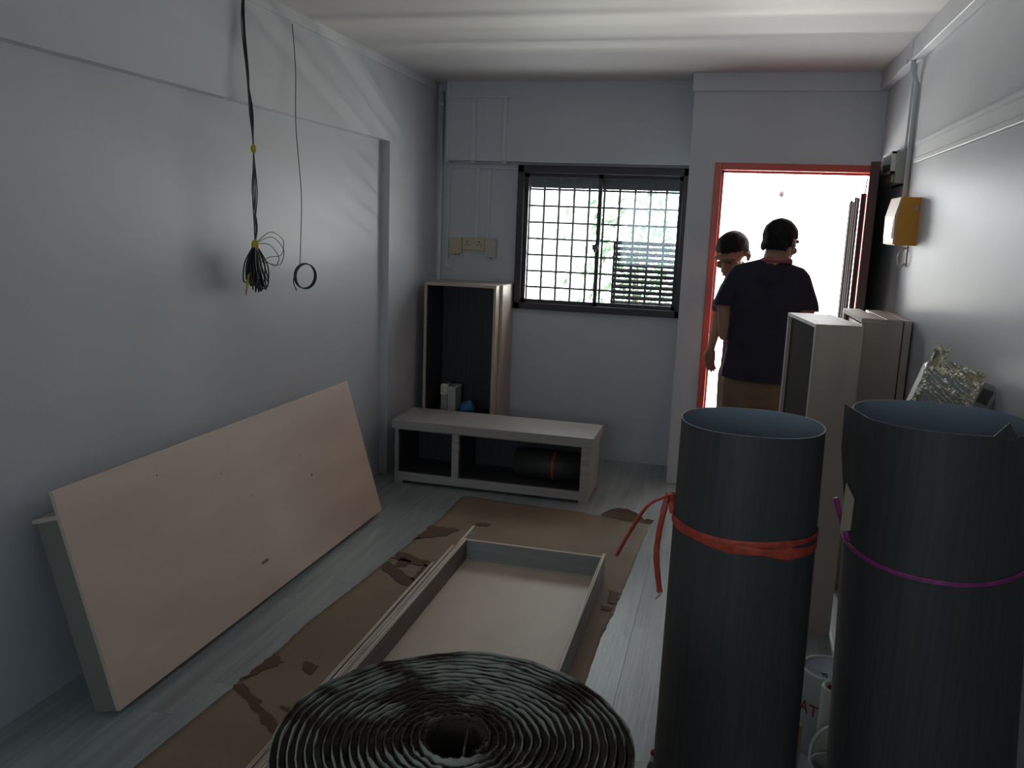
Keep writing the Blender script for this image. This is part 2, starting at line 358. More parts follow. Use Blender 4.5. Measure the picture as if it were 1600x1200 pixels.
box_thing('switch_box', 'paler switch box at the right end of the socket row', 'switch box', (-1.63, YB, 1.445),
          [('body', bx(-.04, .04, -.034, 0, -.065, .065, b=.004), mat('pale_cream_plastic', (.46, .44, .39), .4)), ('lamp', bx(.015, .03, -.037, -.034, .045, .055), GREYP), ('cable_gland', G().cyl((0, -.018, -.071), .006, .008, 8), BLK)])
box_thing('connection_box', 'small white box at the foot of the thin trunking', 'connection box', (-1.935, YB, 1.322),
          [('body', bx(-.03, .03, -.024, 0, -.033, .033, b=.004), TRIM), ('cover', bx(-.026, .026, -.028, -.024, -.029, .029, b=.002), TRIM)])
bb = box_thing('breaker_box', 'grey green circuit breaker box with smoked cover on the right wall', 'breaker box', (XR, 4.68, 1.885),
          [('body', bx(-.045, -.004, 0, .33, .0, .16, b=.003), GREYP), ('gap_shade_plate', bx(-.004, 0, -.01, .34, -.008, .168), BLK),  # black plate draws the shadow in the gap between box and wall
           ('lower_panel', bx(-.052, -.045, .06, .30, .008, .045, b=.002), YELF)])
cv = obj('cover', G().box(-.066, -.045, .03, .045, .05, .155).box(-.066, -.045, .30, .315, .05, .155).box(-.066, -.045, .03, .315, .05, .06).box(-.066, -.045, .03, .315, .145, .155), WHP, bb)
obj('smoked_window', bx(-.063, -.046, .045, .30, .06, .145), SMOKE, cv)
yb = thing('yellow_wall_box', 'yellow box with sloped top and front coloured as lit on the right wall', 'wall box', (XR, 4.22, 1.588))
obj('body', G().prism([(0, 0), (-.090, 0), (-.093, .125), (-.078, .213), (0, .213)], 1, 0, .25), YEL, yb)
obj('front_panel', G().prism([(-.090, .002), (-.099, .004), (-.103, .128), (-.084, .212), (-.078, .211), (-.093, .125)], 1, -.002, .252), YELF, yb)
obj('label_sticker', bx(-.1045, -.1012, .02, .23, .03, .115), mat('white_glossy_label', (.6, .64, .6), .15), yb)
obj('latch', bx(-.024, -.012, -.004, 0, .155, .18, b=.001), GREYP, yb)
hk = thing('key_hook', 'small clear plastic hook hanging under the yellow box', 'hook', (XR, 4.40, 1.49))
obj('plate', bx(-.006, 0, -.012, .012, 0, .095, b=.002), WHP, hk)
obj('ring', G().tube([(-.006, 0, .085), (-.03, 0, .075), (-.04, 0, .04), (-.036, 0, .008), (-.018, 0, .0), (-.006, 0, .012)], .0045, 8), WHP, hk)

# hanging cables on the left wall
def bez(p, n=14):
    p = [V(q) for q in p]; out = []
    for i in range(len(p) - 1):
        a, b_, c, d = p[max(i - 1, 0)], p[i], p[i + 1], p[min(i + 2, len(p) - 1)]
        for k in range(n):
            t = k / n; out.append(.5 * ((2 * b_) + (c - a) * t + (2 * a - 5 * b_ + 4 * c - d) * t * t + (3 * b_ - a - 3 * c + d) * t ** 3))
    out.append(p[-1]); return out
cbx, cby = -2.0, 3.385
cb = thing('cable_bundle', 'bundle of black and green cables with a looped coil hanging on the left wall', 'cable', (cbx, cby, 2.49))
rnd = random.Random(8)
for k in range(5):
    o1, o2 = rnd.uniform(-.008, .008), rnd.uniform(-.012, .012)
    pts = [(-.03, -.0 + o1, 0), (-.025 + o1, -.005 + o2, -.12), (-.015, .0 + o1, -.30), (-.01, .012 + o2 * 1.5, -.45), (0, .012 + o1 * .3, -.60), (.004, .004 + o2 * 2.2, -.78), (0, .018 + o1 * 1.6, -.92), (0, .012, -.995)]
    obj('strand', G().tube(bez(pts, 8), .0027, 6), CABG if k == 2 else CABL, cb)
for k in range(30):
    a = rnd.uniform(-.50, .72); dx = rnd.uniform(-.12, .12); L = rnd.uniform(.15, .215); wd = rnd.uniform(.015, .046)
    ax = V((dx, sin(a) * .62, -cos(a))).normalized() * L; sd = V((rnd.uniform(-.6, .6), cos(a), sin(a) * .6)).normalized() * wd
    o = V((0, .012, -.998))
    pts = [o, o + ax * .5 + sd * .9, o + ax * .93 + sd * .55, o + ax * 1.0, o + ax * .93 - sd * .55, o + ax * .5 - sd * .9, o]
    obj('coil_loop', G().tube(bez(pts, 6), .0032, 6), CABG if k % 6 == 0 else CABL, cb)
for (a, L, wd) in ((1.25, .25, .06), (1.5, .24, .055), (1.05, .22, .04)):
    ax = V((.02, sin(a), -cos(a) * .75)) * L; sd = V((0, cos(a), sin(a))) * wd; o = V((0, .012, -.998))
    obj('coil_loop', G().tube(bez([o, o + ax * .5 + sd, o + ax * .92 + sd * .6, o + ax, o + ax * .9 - sd * .8, o + ax * .5 - sd, o + V((0, .05, -.08))], 8), .0018, 6), CABL, cb)
for (z, y, s) in ((-.60, .012, .013), (-1.005, .012, .017), (-1.10, .045, .010), (-1.115, .0, .010)):
    obj('tape', G().sphere((0, y, z), (s, s, s * 1.5), 8), YTAPE, cb)
obj('tape_tail', G().tube([(0, -.035, -1.125), (.0, -.055, -1.16), (0, -.07, -1.215), (0, -.068, -1.195)], [.008, .010, .004, .002], 6, flat=.3), YTAPE, cb)
sc_ = thing('single_cable', 'single thin black cable with one small ring coil on the left wall', 'cable', (-2.0, 3.80, 2.48))
obj('strand', G().tube(bez([(-.03, 0, 0), (-.02, .01, -.2), (-.01, -.01, -.45), (0, .018, -.75), (0, .012, -.95), (0, .0, -1.09)], 8), .0022, 6), CABL, sc_)
for k in range(3):
    pts = [(.02 * sin(a) + .003 * k, .045 + .066 * sin(a) + .004 * k, -1.148 + .06 * cos(a) - .002 * k) for a in [2 * pi * i / 28 for i in range(29)]]
    obj('coil_ring', G().tube(pts, .003, 6), CABL, sc_)
obj('cable_end', G().tube(bez([(0, .0, -1.09), (0, -.045, -1.135), (0, -.065, -1.17), (0, -.035, -1.215)], 6), .0026, 6), CABL, sc_)

# ------------------------------------------------------------------ tall open cabinet, back left
tc = thing('tall_open_cabinet', 'tall open plywood cabinet with dark lining in the back left corner', 'cabinet', (-1.975, 5.5, 0))
W_, D_, HH = .50, .36, 1.212
obj('side_panel', bx(0, .018, 0, D_, 0, HH), PLYV, tc)
obj('side_panel', bx(W_ - .018, W_, 0, D_, 0, HH), PLYV, tc)
obj('top_panel', bx(.018, W_ - .018, 0, D_, HH - .018, HH), PLYV, tc)
obj('bottom_panel', bx(.018, W_ - .018, 0, D_, .0, .018), PLYV, tc)
obj('shelf', bx(.018, W_ - .018, .004, D_ - .018, .282, .3), LAMD, tc)
obj('back_panel', bx(.018, W_ - .018, D_ - .018, D_, .018, HH - .018), LAMD, tc)
obj('lining', G().box(.018, .021, .004, D_ - .018, .3, HH - .018).box(W_ - .021, W_ - .018, .004, D_ - .018, .3, HH - .018).box(.021, W_ - .021, .004, D_ - .018, HH - .021, HH - .018), LAMD, tc)
obj('edge_strip', G().box(0, .014, -.003, 0, 0, HH).box(W_ - .014, W_, -.003, 0, 0, HH).box(.014, W_ - .014, -.003, 0, HH - .014, HH), EDGE, tc)
tag(obj('loose_board', bx(-1.474, -1.456, 5.60, 5.90, 0, 1.21, b=.001), PLYV), 'loose narrow plywood board standing between the tall cabinet and the window', 'board')
box_thing('white_carton', 'narrow pale carton standing inside the tall open cabinet', 'carton', (-1.80, 5.60, .3),
          [('body', bx(-.028, .03, 0, .14, 0, .185, b=.003), mat('pale_grey_card', (.42, .47, .42), .6)), ('flap', bx(-.03, .032, -.003, .143, .172, .19, b=.002), mat('card_flap', (.50, .54, .50), .6))])
box_thing('wrapped_part', 'clear wrapped grey item beside the narrow carton in the tall cabinet', 'package', (-1.862, 5.62, .3),
          [('body', bx(-.022, .026, 0, .1, 0, .14, b=.003), GREYP), ('wrapping', G().box(-.026, .03, -.004, .105, .12, .205, b=.008), WRAP)])
bgm = G().sphere((0, 0, .045), (.055, .05, .05), 14).sphere((.02, 0, .085), (.022, .02, .022), 10)
for v in bgm.v: v += noise.noise_vector(v * 22) * .008
tag(obj('blue_bag', bgm, BLUEB), 'small crumpled blue plastic bag inside the tall cabinet', 'bag').location = (-1.69, 5.62, .3)

# ------------------------------------------------------------------ low TV cabinet
tv = thing('low_cabinet', 'low taupe cabinet with two open dark compartments before the back wall', 'cabinet', (-1.925, 4.87, 0), (0, 0, R(-.5)))
L_ = 1.222; D_ = .37
obj('top_slab', bx(-.018, L_ + .018, -.012, D_ + .01, .352, .405, b=.002), LAMT, tv)
obj('side_panel', bx(0, .02, .0, D_, .02, .352), LAMT, tv)
obj('side_panel', bx(L_ - .02, L_, 0, D_, .02, .352), LAMT, tv)
obj('stile', bx(L_ - .052, L_ - .02, 0, .02, .072, .345), LAMT, tv)
obj('top_rail', bx(.02, L_ - .02, 0, .02, .345, .352), LAMT, tv)
obj('divider', bx(.372, .414, 0, D_ - .02, .072, .345), LAMT, tv)
obj('apron', bx(.02, L_ - .02, 0, .02, .02, .072), LAMT, tv)
obj('back_panel', bx(.02, L_ - .02, D_ - .015, D_, .02, .352), LAMD, tv)
obj('shelf', bx(.02, L_ - .02, .02, D_ - .015, .055, .072), LAMD, tv)
obj('lining', G().box(.02, .024, .02, D_ - .015, .072, .34).box(.368, .372, .02, D_ - .02, .072, .34).box(.414, .418, .02, D_ - .02, .072, .34).box(L_ - .024, L_ - .02, .02, D_ - .015, .072, .34).box(.02, L_ - .02, .02, D_ - .015, .34, .352), LAMD, tv)
for (x, y) in ((.0, .0), (L_ - .055, .0), (.0, D_ - .055), (L_ - .055, D_ - .055)):
    obj('foot', bx(x, x + .055, y, y + .05, 0, .02), LAMT, tv)
vr = thing('small_vinyl_roll', 'short charcoal vinyl roll lying inside the low cabinet', 'vinyl roll', (-1.19, 5.06, .072))
obj('sheet', G().lathe([(.07, 0), (.088, 0), (.088, .42), (.07, .42), (.07, 0)], (0, 0, .0885), 28, 0), ROLL, vr)
obj('red_band', G().lathe([(.0885, .235), (.091, .237), (.091, .251), (.0885, .253)], (0, 0, .0885), 28, 0), REDS, vr)

# ------------------------------------------------------------------ leaning box frame on the left
lb = thing('leaning_drawer_box', 'long shallow plywood drawer box leaning on its side on the left wall', 'drawer box', (-1.883, 2.166, .001))
a, th = .012, .289
u = V((sin(a), cos(a), 0)); w_ = V((cos(a), -sin(a), 0)); z_ = V((0, 0, 1))
eh = cos(th) * z_ - sin(th) * w_; et = cos(th) * w_ + sin(th) * z_
lb.rotation_mode = 'QUATERNION'
lb.rotation_quaternion = M4((et, u, eh)).transposed().to_quaternion()     # local x = depth, y = length, z = height
LL, LH, LT = 2.11, .743, .10
obj('front_panel', bx(LT - .012, LT, 0, LL, 0, LH), PLY, lb)
obj('front_edge', bx(LT - .012, LT, -.002, 0, 0, LH), EDGE, lb)
obj('end_panel', bx(0, LT - .012, .004, .02, 0, .65), mat('olive_grey_laminate', (.21, .20, .17), .5, noise_amt=.1), lb)
obj('end_panel', bx(0, LT - .012, LL - .02, LL - .004, 0, .65), LAMG, lb)
obj('bottom_panel', bx(0, LT - .012, .02, LL - .02, 0, .014), LAMG, lb)
obj('top_panel', bx(-.012, LT - .012, .0, LL - .004, .65, .664), EDGE, lb)
KNOTS = ((.96, .142, .030, .008), (1.502, .376, .010, .006), (1.448, .487, .005, .003), (.833, .569, .004, .003), (.472, .662, .004, .003), (1.0, .422, .004, .002), (1.22, .30, .003, .003))
KNOT = mat('knot_brown', (.22, .13, .075), .6)
for (yy, zz, a_, b_) in KNOTS:
    obj('knot', G().sphere((LT, yy, zz), (.0008, a_, b_), 10), KNOT, lb)

# ------------------------------------------------------------------ paper and tray on the floor
left = [(-1.445, 4.749), (-1.436, 4.309), (-1.461, 3.957), (-1.483, 3.696), (-1.509, 3.305), (-1.539, 2.964), (-1.533, 2.6), (-1.552, 2.452), (-1.567, 2.239), (-1.583, 1.976), (-1.60, 1.5)]
right = [(-.312, 4.683), (-.329, 4.296), (-.344, 3.864), (-.36, 3.47), (-.38, 3.208), (-.382, 2.886), (-.39, 2.5), (-.40, 2.0), (-.40, 1.5)]
def lerp_edge(e, y):
    for (x0, y0), (x1, y1) in zip(e, e[1:]):
        if y1 <= y <= y0: return x0 + (x1 - x0) * (y0 - y) / (y0 - y1)
    return e[0][0] if y > e[0][1] else e[-1][0]
g = G(); ny, nx = 130, 40; vs = []
for j in range(ny + 1):
    t = j / ny
    for i in range(nx + 1):
        s = i / nx
        top = 4.749 + (4.683 - 4.749) * s + .03 * noise.noise(V((s * 6, 0, 3))) + .015 * noise.noise(V((s * 25, 0, 3)))
        y = top + (1.5 - top) * t
        xl = lerp_edge(left, y) + .005 * noise.noise(V((0, y * 22, 1))); xr = lerp_edge(right, y) + .006 * noise.noise(V((5, y * 22, 1)))
        x = xl + (xr - xl) * s
        z = .0022 + .0010 * (noise.noise(V((x * 5, y * 5, 0))) + 1) * (1 if min(s, 1 - s, t) > .02 else 0)
        vs.append((x, y, z))
fs = [(j * (nx + 1) + i, j * (nx + 1) + i + 1, (j + 1) * (nx + 1) + i + 1, (j + 1) * (nx + 1) + i) for j in range(ny) for i in range(nx)]
g.add(vs, fs, True)
pp = tag(obj('brown_paper_sheet', g, PAPER), 'long brown paper sheet spread on the floor under the open tray', 'paper')
md = pp.modifiers.new('thickness', 'SOLIDIFY'); md.thickness = .0015; md.offset = -1
cl = G(); vs = []
for i in range(25):
    t = i / 24; bx_, by_ = -.60 + .29 * t, 4.70 + (-.06) * t + .015 * noise.noise(V((t * 9, 0, 7)))
    hh = (.012 + .045 * sin(pi * min(1, t * 1.25)) ** .8 if t < .8 else .02) + .006 * noise.noise(V((t * 12, 3, 7)))
    for k in range(7):
        q = k / 6; an = q * 2.9
        vs.append((bx_ + .02 * q, by_ + .032 * sin(an * .62) - .012 * q, .003 + hh * (1 - cos(an)) * .5))
cl.add(vs, [(i * 7 + k, i * 7 + k + 1, (i + 1) * 7 + k + 1, (i + 1) * 7 + k) for i in range(24) for k in range(6)], True)
cf = obj('curled_edge', cl, PAPER, pp); cfm = cf.modifiers.new('thickness', 'SOLIDIFY'); cfm.thickness = .001
def blot(pts, j=.02, z=.0062):
    """wet patch lying on the paper"""
    out = []
    for i, (x, y) in enumerate(pts):
        x2, y2 = pts[(i + 1) % len(pts)]
        for k in range(8):
            t = k / 8; p = V((x + (x2 - x) * t, y + (y2 - y) * t, 0)); q = noise.noise_vector(p * 35) * j * 1.2 + noise.noise_vector(p * 110) * j * .8
            out.append((p.x + q.x, p.y + q.y))
    g = G().prism(out, 2, z - .001, z); obj('wet_patch', g, STAIN, pp)
blot([(-1.445, 4.20), (-1.28, 4.19), (-1.35, 4.06), (-1.455, 3.98)]); blot([(-1.22, 4.33), (-1.14, 4.33), (-1.15, 4.28), (-1.22, 4.28)], .01)
blot([(-1.46, 3.80), (-1.20, 3.68), (-1.135, 3.67), (-1.135, 3.62), (-1.40, 3.68), (-1.47, 3.71)], .012)
blot([(-1.47, 3.66), (-1.28, 3.50), (-1.16, 3.48), (-1.16, 3.42), (-1.33, 3.44), (-1.48, 3.58)], .012)
blot([(-1.30, 3.68), (-1.21, 3.66), (-1.21, 3.46), (-1.29, 3.48)], .012); blot([(-1.42, 3.72), (-1.36, 3.70), (-1.38, 3.62), (-1.43, 3.62)], .015)
blot([(-1.532, 2.70), (-1.47, 2.65), (-1.51, 2.56), (-1.55, 2.47)], .010); blot([(-1.53, 2.47), (-1.42, 2.385), (-1.25, 2.25), (-1.26, 2.215), (-1.43, 2.35), (-1.55, 2.445)], .010)
blot([(-1.40, 2.68), (-1.34, 2.66), (-1.33, 2.60), (-1.38, 2.62)], .01)
blot([(-1.34, 2.38), (-1.30, 2.38), (-1.30, 2.36)], .006)
blot([(-.41, 3.68), (-.36, 3.66), (-.36, 3.54), (-.40, 3.54)], .012); blot([(-.42, 3.50), (-.37, 3.50), (-.375, 3.46), (-.42, 3.46)], .008)

tr = thing('open_tray', 'shallow open plywood tray with grey lining lying on the brown paper', 'tray', (-1.12, 1.95, .0066))
TW, TD, TH = .655, 1.845, .108
obj('base', bx(0, TW, 0, TD, 0, .012), PLYB, tr)
obj('back_side', bx(0, TW, TD - .012, TD, .012, TH - .004), LAMH, tr)
obj('back_edge', bx(0, TW, TD - .013, TD + .001, TH - .004, TH), EDGE, tr)
obj('near_side', bx(0, TW, 0, .012, .012, TH), LAMG, tr)
obj('left_side', bx(-.016, 0, -.4, TD + .0, 0, TH), LAMB, tr)
obj('right_side', bx(TW, TW + .012, 0, TD + .02, 0, TH + .003), LAMG, tr)
obj('right_edge', bx(TW - .001, TW + .013, 0, TD + .02, TH + .003, TH + .006), EDGEX, tr)
obj('left_edge', bx(-.017, .001, -.4, TD, TH, TH + .003), EDGEX, tr)
def strip(label, x0, x1, y0, y1, z1, rz=0):
    t = thing('plywood_strip', label, 'plywood strip', (x0, y0, .0066), (0, 0, R(rz)), 'plywood strips beside the tray')
    obj('board', bx(0, x1 - x0, 0, y1 - y0, 0, z1), LAMT, t); obj('cut_edge', bx(0, x1 - x0, 0, y1 - y0, z1, z1 + .002), EDGEX, t)
strip('long plywood strip against the tray side, sticking out past its far end', -1.152, -1.138, 1.55, 3.99, .103)
strip('middle plywood strip leaning along the left side of the tray', -1.169, -1.155, 1.55, 3.72, .098, .1)
strip('outermost and shortest plywood strip along the left side of the tray', -1.19, -1.176, 1.55, 3.50, .094, .25)

# ------------------------------------------------------------------ right hand cabinets
rc = thing('narrow_cabinet', 'upright narrow plywood cabinet, its dark open front facing the left wall', 'cabinet', (.343, 3.5, 0), (0, 0, R(9)))
W_, D_, HH = .178, .47, 1.281
obj('side_panel', bx(0, W_, 0, .015, 0, HH), PLYV, rc)
obj('side_panel', bx(0, W_, D_ - .015, D_, 0, HH), PLYV, rc)
obj('top_panel', bx(0, W_, .015, D_ - .015, HH - .015, HH), PLYV, rc)
obj('bottom_panel', bx(0, W_, .015, D_ - .015, 0, .015), PLYV, rc)
obj('back_panel', bx(W_ - .01, W_, .015, D_ - .015, .015, HH - .015), LAMD, rc)
obj('inner_board', bx(.012, .02, .015, D_ - .015, .015, HH - .015), mat('grey_streak_laminate', (.05, .046, .042), .85, spec=.1, col2=(.045, .044, .042), scale=(60, 60, 3)), rc)
obj('edge_strip', G().box(-.003, 0, 0, .010, 0, HH).box(-.003, 0, D_ - .010, D_, 0, HH).box(-.003, 0, .010, D_ - .010, HH - .012, HH), mat('white_edge_tape', (.66, .63, .58), .5), rc)
for z in (.0, ):
    for (yy, zz) in ((.06, 0), (.12, 0), (.40, 0)):
        obj('screw_hole', G().cyl((.012 + yy * .1, yy, HH), .003, .0006, 8), BLK, rc)
r2 = thing('plywood_cabinet', 'pale plywood cabinet by the right wall with a thick top board', 'cabinet', (.586, 4.04, 0), (0, 0, R(2)))
obj('side_panel', bx(.0, .168, 0, .018, 0, 1.248), PLYV, r2)
obj('side_panel', bx(.0, .168, .50, .518, 0, 1.248), PLYV, r2)
obj('back_panel', bx(.15, .168, .018, .50, 0, 1.248), PLYV, r2)
obj('top_board', bx(-.004, .075, -.002, .52, 1.248, 1.268, b=.001), EDGE, r2)
obj('top_board', bx(.10, .168, -.002, .50, 1.248, 1.268, b=.001), PLYV, r2)
obj('filler_strip', bx(.075, .10, -.002, .25, 1.246, 1.266), PLYV, r2)
obj('inner_board', bx(.012, .022, .018, .50, 0, 1.235), LAMD, r2)
tag(obj('standing_board', bx(.760, .790, 4.05, 4.60, 0, 1.266, b=.001), PLYV), 'plywood board standing tight between the plywood cabinet and the right wall', 'board')

# ------------------------------------------------------------------ wrapped package behind the right roll
wp = thing('wrapped_package', 'package in shiny crinkled clear wrap behind the right vinyl roll', 'package', (.592, 2.66, 1.045), (0, R(17), 0))
g = bx(-.075, .065, 0, .09, .0, .21, b=.012)
gg = G(); bmw = bmesh.new(); bmesh.ops.create_grid(bmw, x_segments=60, y_segments=84, size=1)
for v in bmw.verts:
    sx, sz = v.co.x, v.co.y; k = abs(noise.noise(V(((sx * .8 + sz * 2.4) * 4.2, (sx - sz * .4) * 1.1, 1)))) * .034 + noise.noise(V((sx * 14, sz * 20, 4))) * .004
    hgt = .235 + (.035 if sx < -.5 else 0) * (sz > .8)
    v.co = V((-.005 + sx * .078, -.006 + k, (sz * .5 + .5) * hgt))
gg.bm(bmw, True)
obj('carton', g, GREYP, wp); obj('wrapping', gg, WRAP, wp)
fp = [(-.083, -.004, .20), (-.06, .0, .262), (-.045, .01, .235), (-.01, .0, .232), (.035, .01, .222), (.075, .0, .212), (.073, .05, .20), (-.08, .05, .205)]
obj('wrap_flap', G().add([V(p) for p in fp], [(0, 1, 2), (0, 2, 3, 7), (3, 4, 5, 6, 7)]).add([V(p) + V((0, .003, -.003)) for p in fp], [(0, 1, 2), (0, 2, 3, 7), (3, 4, 5, 6, 7)]), WRAP, wp)
gb = thing('grey_unit', 'grey plastic unit with rounded corner beside the wrapped package', 'unit', (.738, 2.80, 1.06), (0, R(20), 0))
obj('body', bx(-.035, .038, 0, .10, 0, .145, b=.014), GREYP, gb)
obj('recess', bx(-.02, .012, -.002, 0, .085, .13, b=.001), mat('dark_recess', (.10, .09, .08), .5), gb)
sp = thing('support_carton', 'tall grey carton standing directly under the wrapped package', 'carton', (.60, 2.62, 0))
obj('body', bx(0, .16, 0, .24, 0, 1.03, b=.003), GREYP, sp)
obj('flap', bx(-.001, .161, -.001, .12, 1.02, 1.0315), CARD, sp)

# ------------------------------------------------------------------ paint tins and bits between the rolls
pt = thing('paint_tin', 'white paint tin with pale blue lid and red lettering between the rolls', 'paint tin', (.412, 2.70, 0))
obj('body', G().lathe([(.001, 0), (.082, 0), (.082, .262), (.086, .266), (.086, .274), (.079, .274), (.079, .262)], n=40), WHP, pt)
obj('lid', G().lathe([(.078, .262), (.074, .268), (.07, .262), (.001, .262)], n=40), LIDM, pt)
obj('lid_mark', G().box(-.028, -.012, -.025, -.02, .262, .2632).box(-.024, -.02, -.04, -.02, .262, .2632).box(-.016, -.012, -.045, -.022, .262, .2632), BLK, pt)
def text(parent, s, size, loc, rot, m, ext=.0006):
    c = bpy.data.curves.new('lettering', 'FONT'); c.body = s; c.size = size; c.extrude = ext; c.align_x = 'CENTER'
    o = bpy.data.objects.new('tmp', c); C.objects.link(o); dg = bpy.context.evaluated_depsgraph_get()
    me = bpy.data.meshes.new_from_object(o.evaluated_get(dg)); bpy.data.objects.remove(o)
    q = obj('lettering', me, m, parent); me.materials.clear(); me.materials.append(m); q.location = loc; q.rotation_euler = rot; return q
for k, ch in enumerate('ATA'):
    a = R(-150 + k * 26); text(pt, ch, .055, (.0828 * cos(a), .0828 * sin(a), .135), (R(90), 0, a + pi / 2), REDL)
tb = thing('pipe_offcut', 'short white plastic tube standing before the paint tin', 'tube', (.412, 2.53, 0))
obj('tube', G().lathe([(.032, 0), (.045, 0), (.045, .298), (.042, .302), (.034, .302), (.031, .298), (.031, 0)], n=28), mat('ivory_plastic', (.52, .53, .46), .4), tb)
obj('inner_sleeve', G().lathe([(.0305, .1), (.0305, .29), (.028, .29), (.028, .1)], n=20), REDL, tb)
bk = thing('small_bucket', 'small open white bucket with a raised handle between the rolls', 'bucket', (.405, 2.40, 0))
obj('body', G().lathe([(.001, 0), (.052, 0), (.062, .115), (.067, .118), (.067, .125), (.060, .125), (.050, .01), (.001, .008)], n=32), GREYP, bk)
obj('handle', G().tube(bez([(-.067, 0, .12), (-.060, .03, .17), (-.03, .035, .215), (.0, .03, .225), (.03, .035, .20), (.067, 0, .12)], 6), .005, 8), WHP, bk)
crm = G().sphere((0, 0, 0), .018, 10)
for v in crm.v: v += noise.noise_vector(v * 60) * .012
crumple = tag(obj('crumpled_tissue', crm, WHP), 'small crumpled white scrap on top of the paint tin', 'scrap'); crumple.location = (.455, 2.72, .287)
crumple.scale = (1, 1, 1.2)
tag(obj('wooden_stick', G().box(-.012, .012, -.012, .012, 0, .20, b=.002), CARD), 'short stub of pale wood standing left of the bucket', 'stick').location = (.305, 2.47, 0)
gbt = thing('small_bottle', 'small green bottle with red and white cap left of the left roll', 'bottle', (-.098, 2.3, 0))
obj('body', G().lathe([(.001, 0), (.018, 0), (.018, .085), (.010, .105), (.001, .106)], n=18), GRNB, gbt)
obj('cap', G().lathe([(.010, .104), (.010, .125), (.001, .128)], n=14), WHP, gbt); obj('cap_band', G().lathe([(.0105, .125), (.011, .134), (.006, .140), (.001, .141)], n=14), REDL, gbt)

# ------------------------------------------------------------------ vinyl rolls standing in front
def ringpt(c, r, a): return V((c[0] + r * cos(a), c[1] + r * sin(a), 0))
def big_roll(label, loc, rt, rb, h, lean, seam, flap=0, notch=None):
    t = thing('standing_vinyl_roll', label, 'vinyl roll', loc, (0, 0, 0), 'vinyl rolls standing in front')
    n = 96; lv = 14
    def shell(turn0, turn1, dr, name, m, zoff=0, nseg=1):
        g = G(); vs = []
        tot = int(n * (turn1 - turn0))
        for j in range(lv + 1):
            z = h * j / lv
            for i in range(tot + 1):
                k = turn0 + (turn1 - turn0) * i / tot
                a = seam - 2 * pi * k
                r = (rb + (rt - rb) * j / lv) - .006 * (1 - k / turn1 if turn1 else 0) * 1.6 - dr
                zz = z + (zoff if j == lv else 0)
                if j == lv:
                    zz += .0015 * sin(a * 3)
                    e = turn1 - k
                    pass
                if flap and turn1 - k < .055: r += .024 * (1 - (turn1 - k) / .055) ** 1.5 * min(1, max(0, (z - .93) / .2)); zz += flap * (1 - (turn1 - k) / .055) if j == lv else 0
                if j == lv:
                    if notch:
                        da = abs(((a - notch + pi) % (2 * pi)) - pi)
                        if da < .13 and name == 'outer_face': zz -= 0
                vs.append((lean[0] * j / lv + r * cos(a), lean[1] * j / lv + r * sin(a), zz))
        fs = [(j * (tot + 1) + i, j * (tot + 1) + i + 1, (j + 1) * (tot + 1) + i + 1, (j + 1) * (tot + 1) + i) for j in range(lv) for i in range(tot)]
        g.add(vs, fs, True); return obj(name, g, m, t), vs[-(tot + 1):]
    o, top = shell(-1.9, 0, 0, 'outer_face', ROLL); md = None
    o2, top2 = shell(-1.9, 0, .0022, 'inner_backing', ROLLIN)
    g = G(); k = len(top); g.add(top + top2, [(i, i + 1, k + i + 1, k + i) for i in range(k - 1)]); obj('cut_edge', g, RIM, t)
    return t
ra = big_roll('charcoal vinyl roll standing upright, tied with red string', (.083, 1.97, 0), .1565, .170, 1.2, (-.005, 0), R(60))
def band(parent, lean, h, z0, r0, tilt, m, wdt, name='string_band', z_amp=0, n=72, phase=0, gap=None):
    g = G(); vs = []
    for i in range(n + 1):
        a = 2 * pi * i / n; z = z0 + tilt[0] * cos(a) + tilt[1] * sin(a) + z_amp * sin(a * 5 + phase)
        lx = lean[0] * z / h; ly = lean[1] * z / h; ww = wdt * (.75 + .35 * noise.noise(V((cos(a) * 2, sin(a) * 2, phase))))
        for rr_, zz in ((r0, -ww), (r0 + .0022, -ww * .5), (r0 + .001, 0), (r0 + .0025, ww * .6), (r0, ww)):
            vs.append((lx + rr_ * cos(a), ly + rr_ * sin(a), z + zz))
    m_ = 5; fs = [(i * m_ + k, (i + 1) * m_ + k, (i + 1) * m_ + k + 1, i * m_ + k + 1) for i in range(n) for k in range(m_ - 1)]
    g.add(vs, fs, True); return obj(name, g, m, parent)
rs = thing('red_string', 'flat red raffia string tied round the left vinyl roll, two loose tails', 'string', (.083, 1.97, 0))
band(rs, (-.005, 0), 1.2, .95, .1605, (-.012, -.005), REDS, .015); band(rs, (-.005, 0), 1.2, .962, .1610, (.004, -.006), REDS, .009, phase=3)
def ribbon(parent, pts, wd, m, name, up=(0, 1, 0)):
    return obj(name, G().tube(bez(pts, 8), wd, 6, flat=.25, up=None), m, parent)
o = V((-.083 - .083, 0, 0))
def W(x, z, y=0): return V((x - .083, y, z))
obj('loose_tail', G().tube(bez([W(-.079, .985), W(-.083, 1.012, -.01), W(-.108, 1.0), W(-.144, .973), W(-.178, .909), W(-.208, .843)], 8), [.0068 + .0015 * noise.noise(V((i * .3, 0, 0))) for i in range(41)], 8, flat=.5, up=(.6, .8, .1)), REDS, rs)
obj('loose_tail', G().tube(bez([W(-.082, .965), W(-.094, 1.010, .006), W(-.104, .965), W(-.112, .90), W(-.112, .845), W(-.099, .765)], 8), [.0068 + .0015 * noise.noise(V((i * .3, 5, 0))) for i in range(41)], 8, flat=.35, up=(1, 0, .1)), REDS, rs)
obj('knot', G().sphere((-.168, 0, 1.005), (.011, .010, .013), 10), REDS, rs)
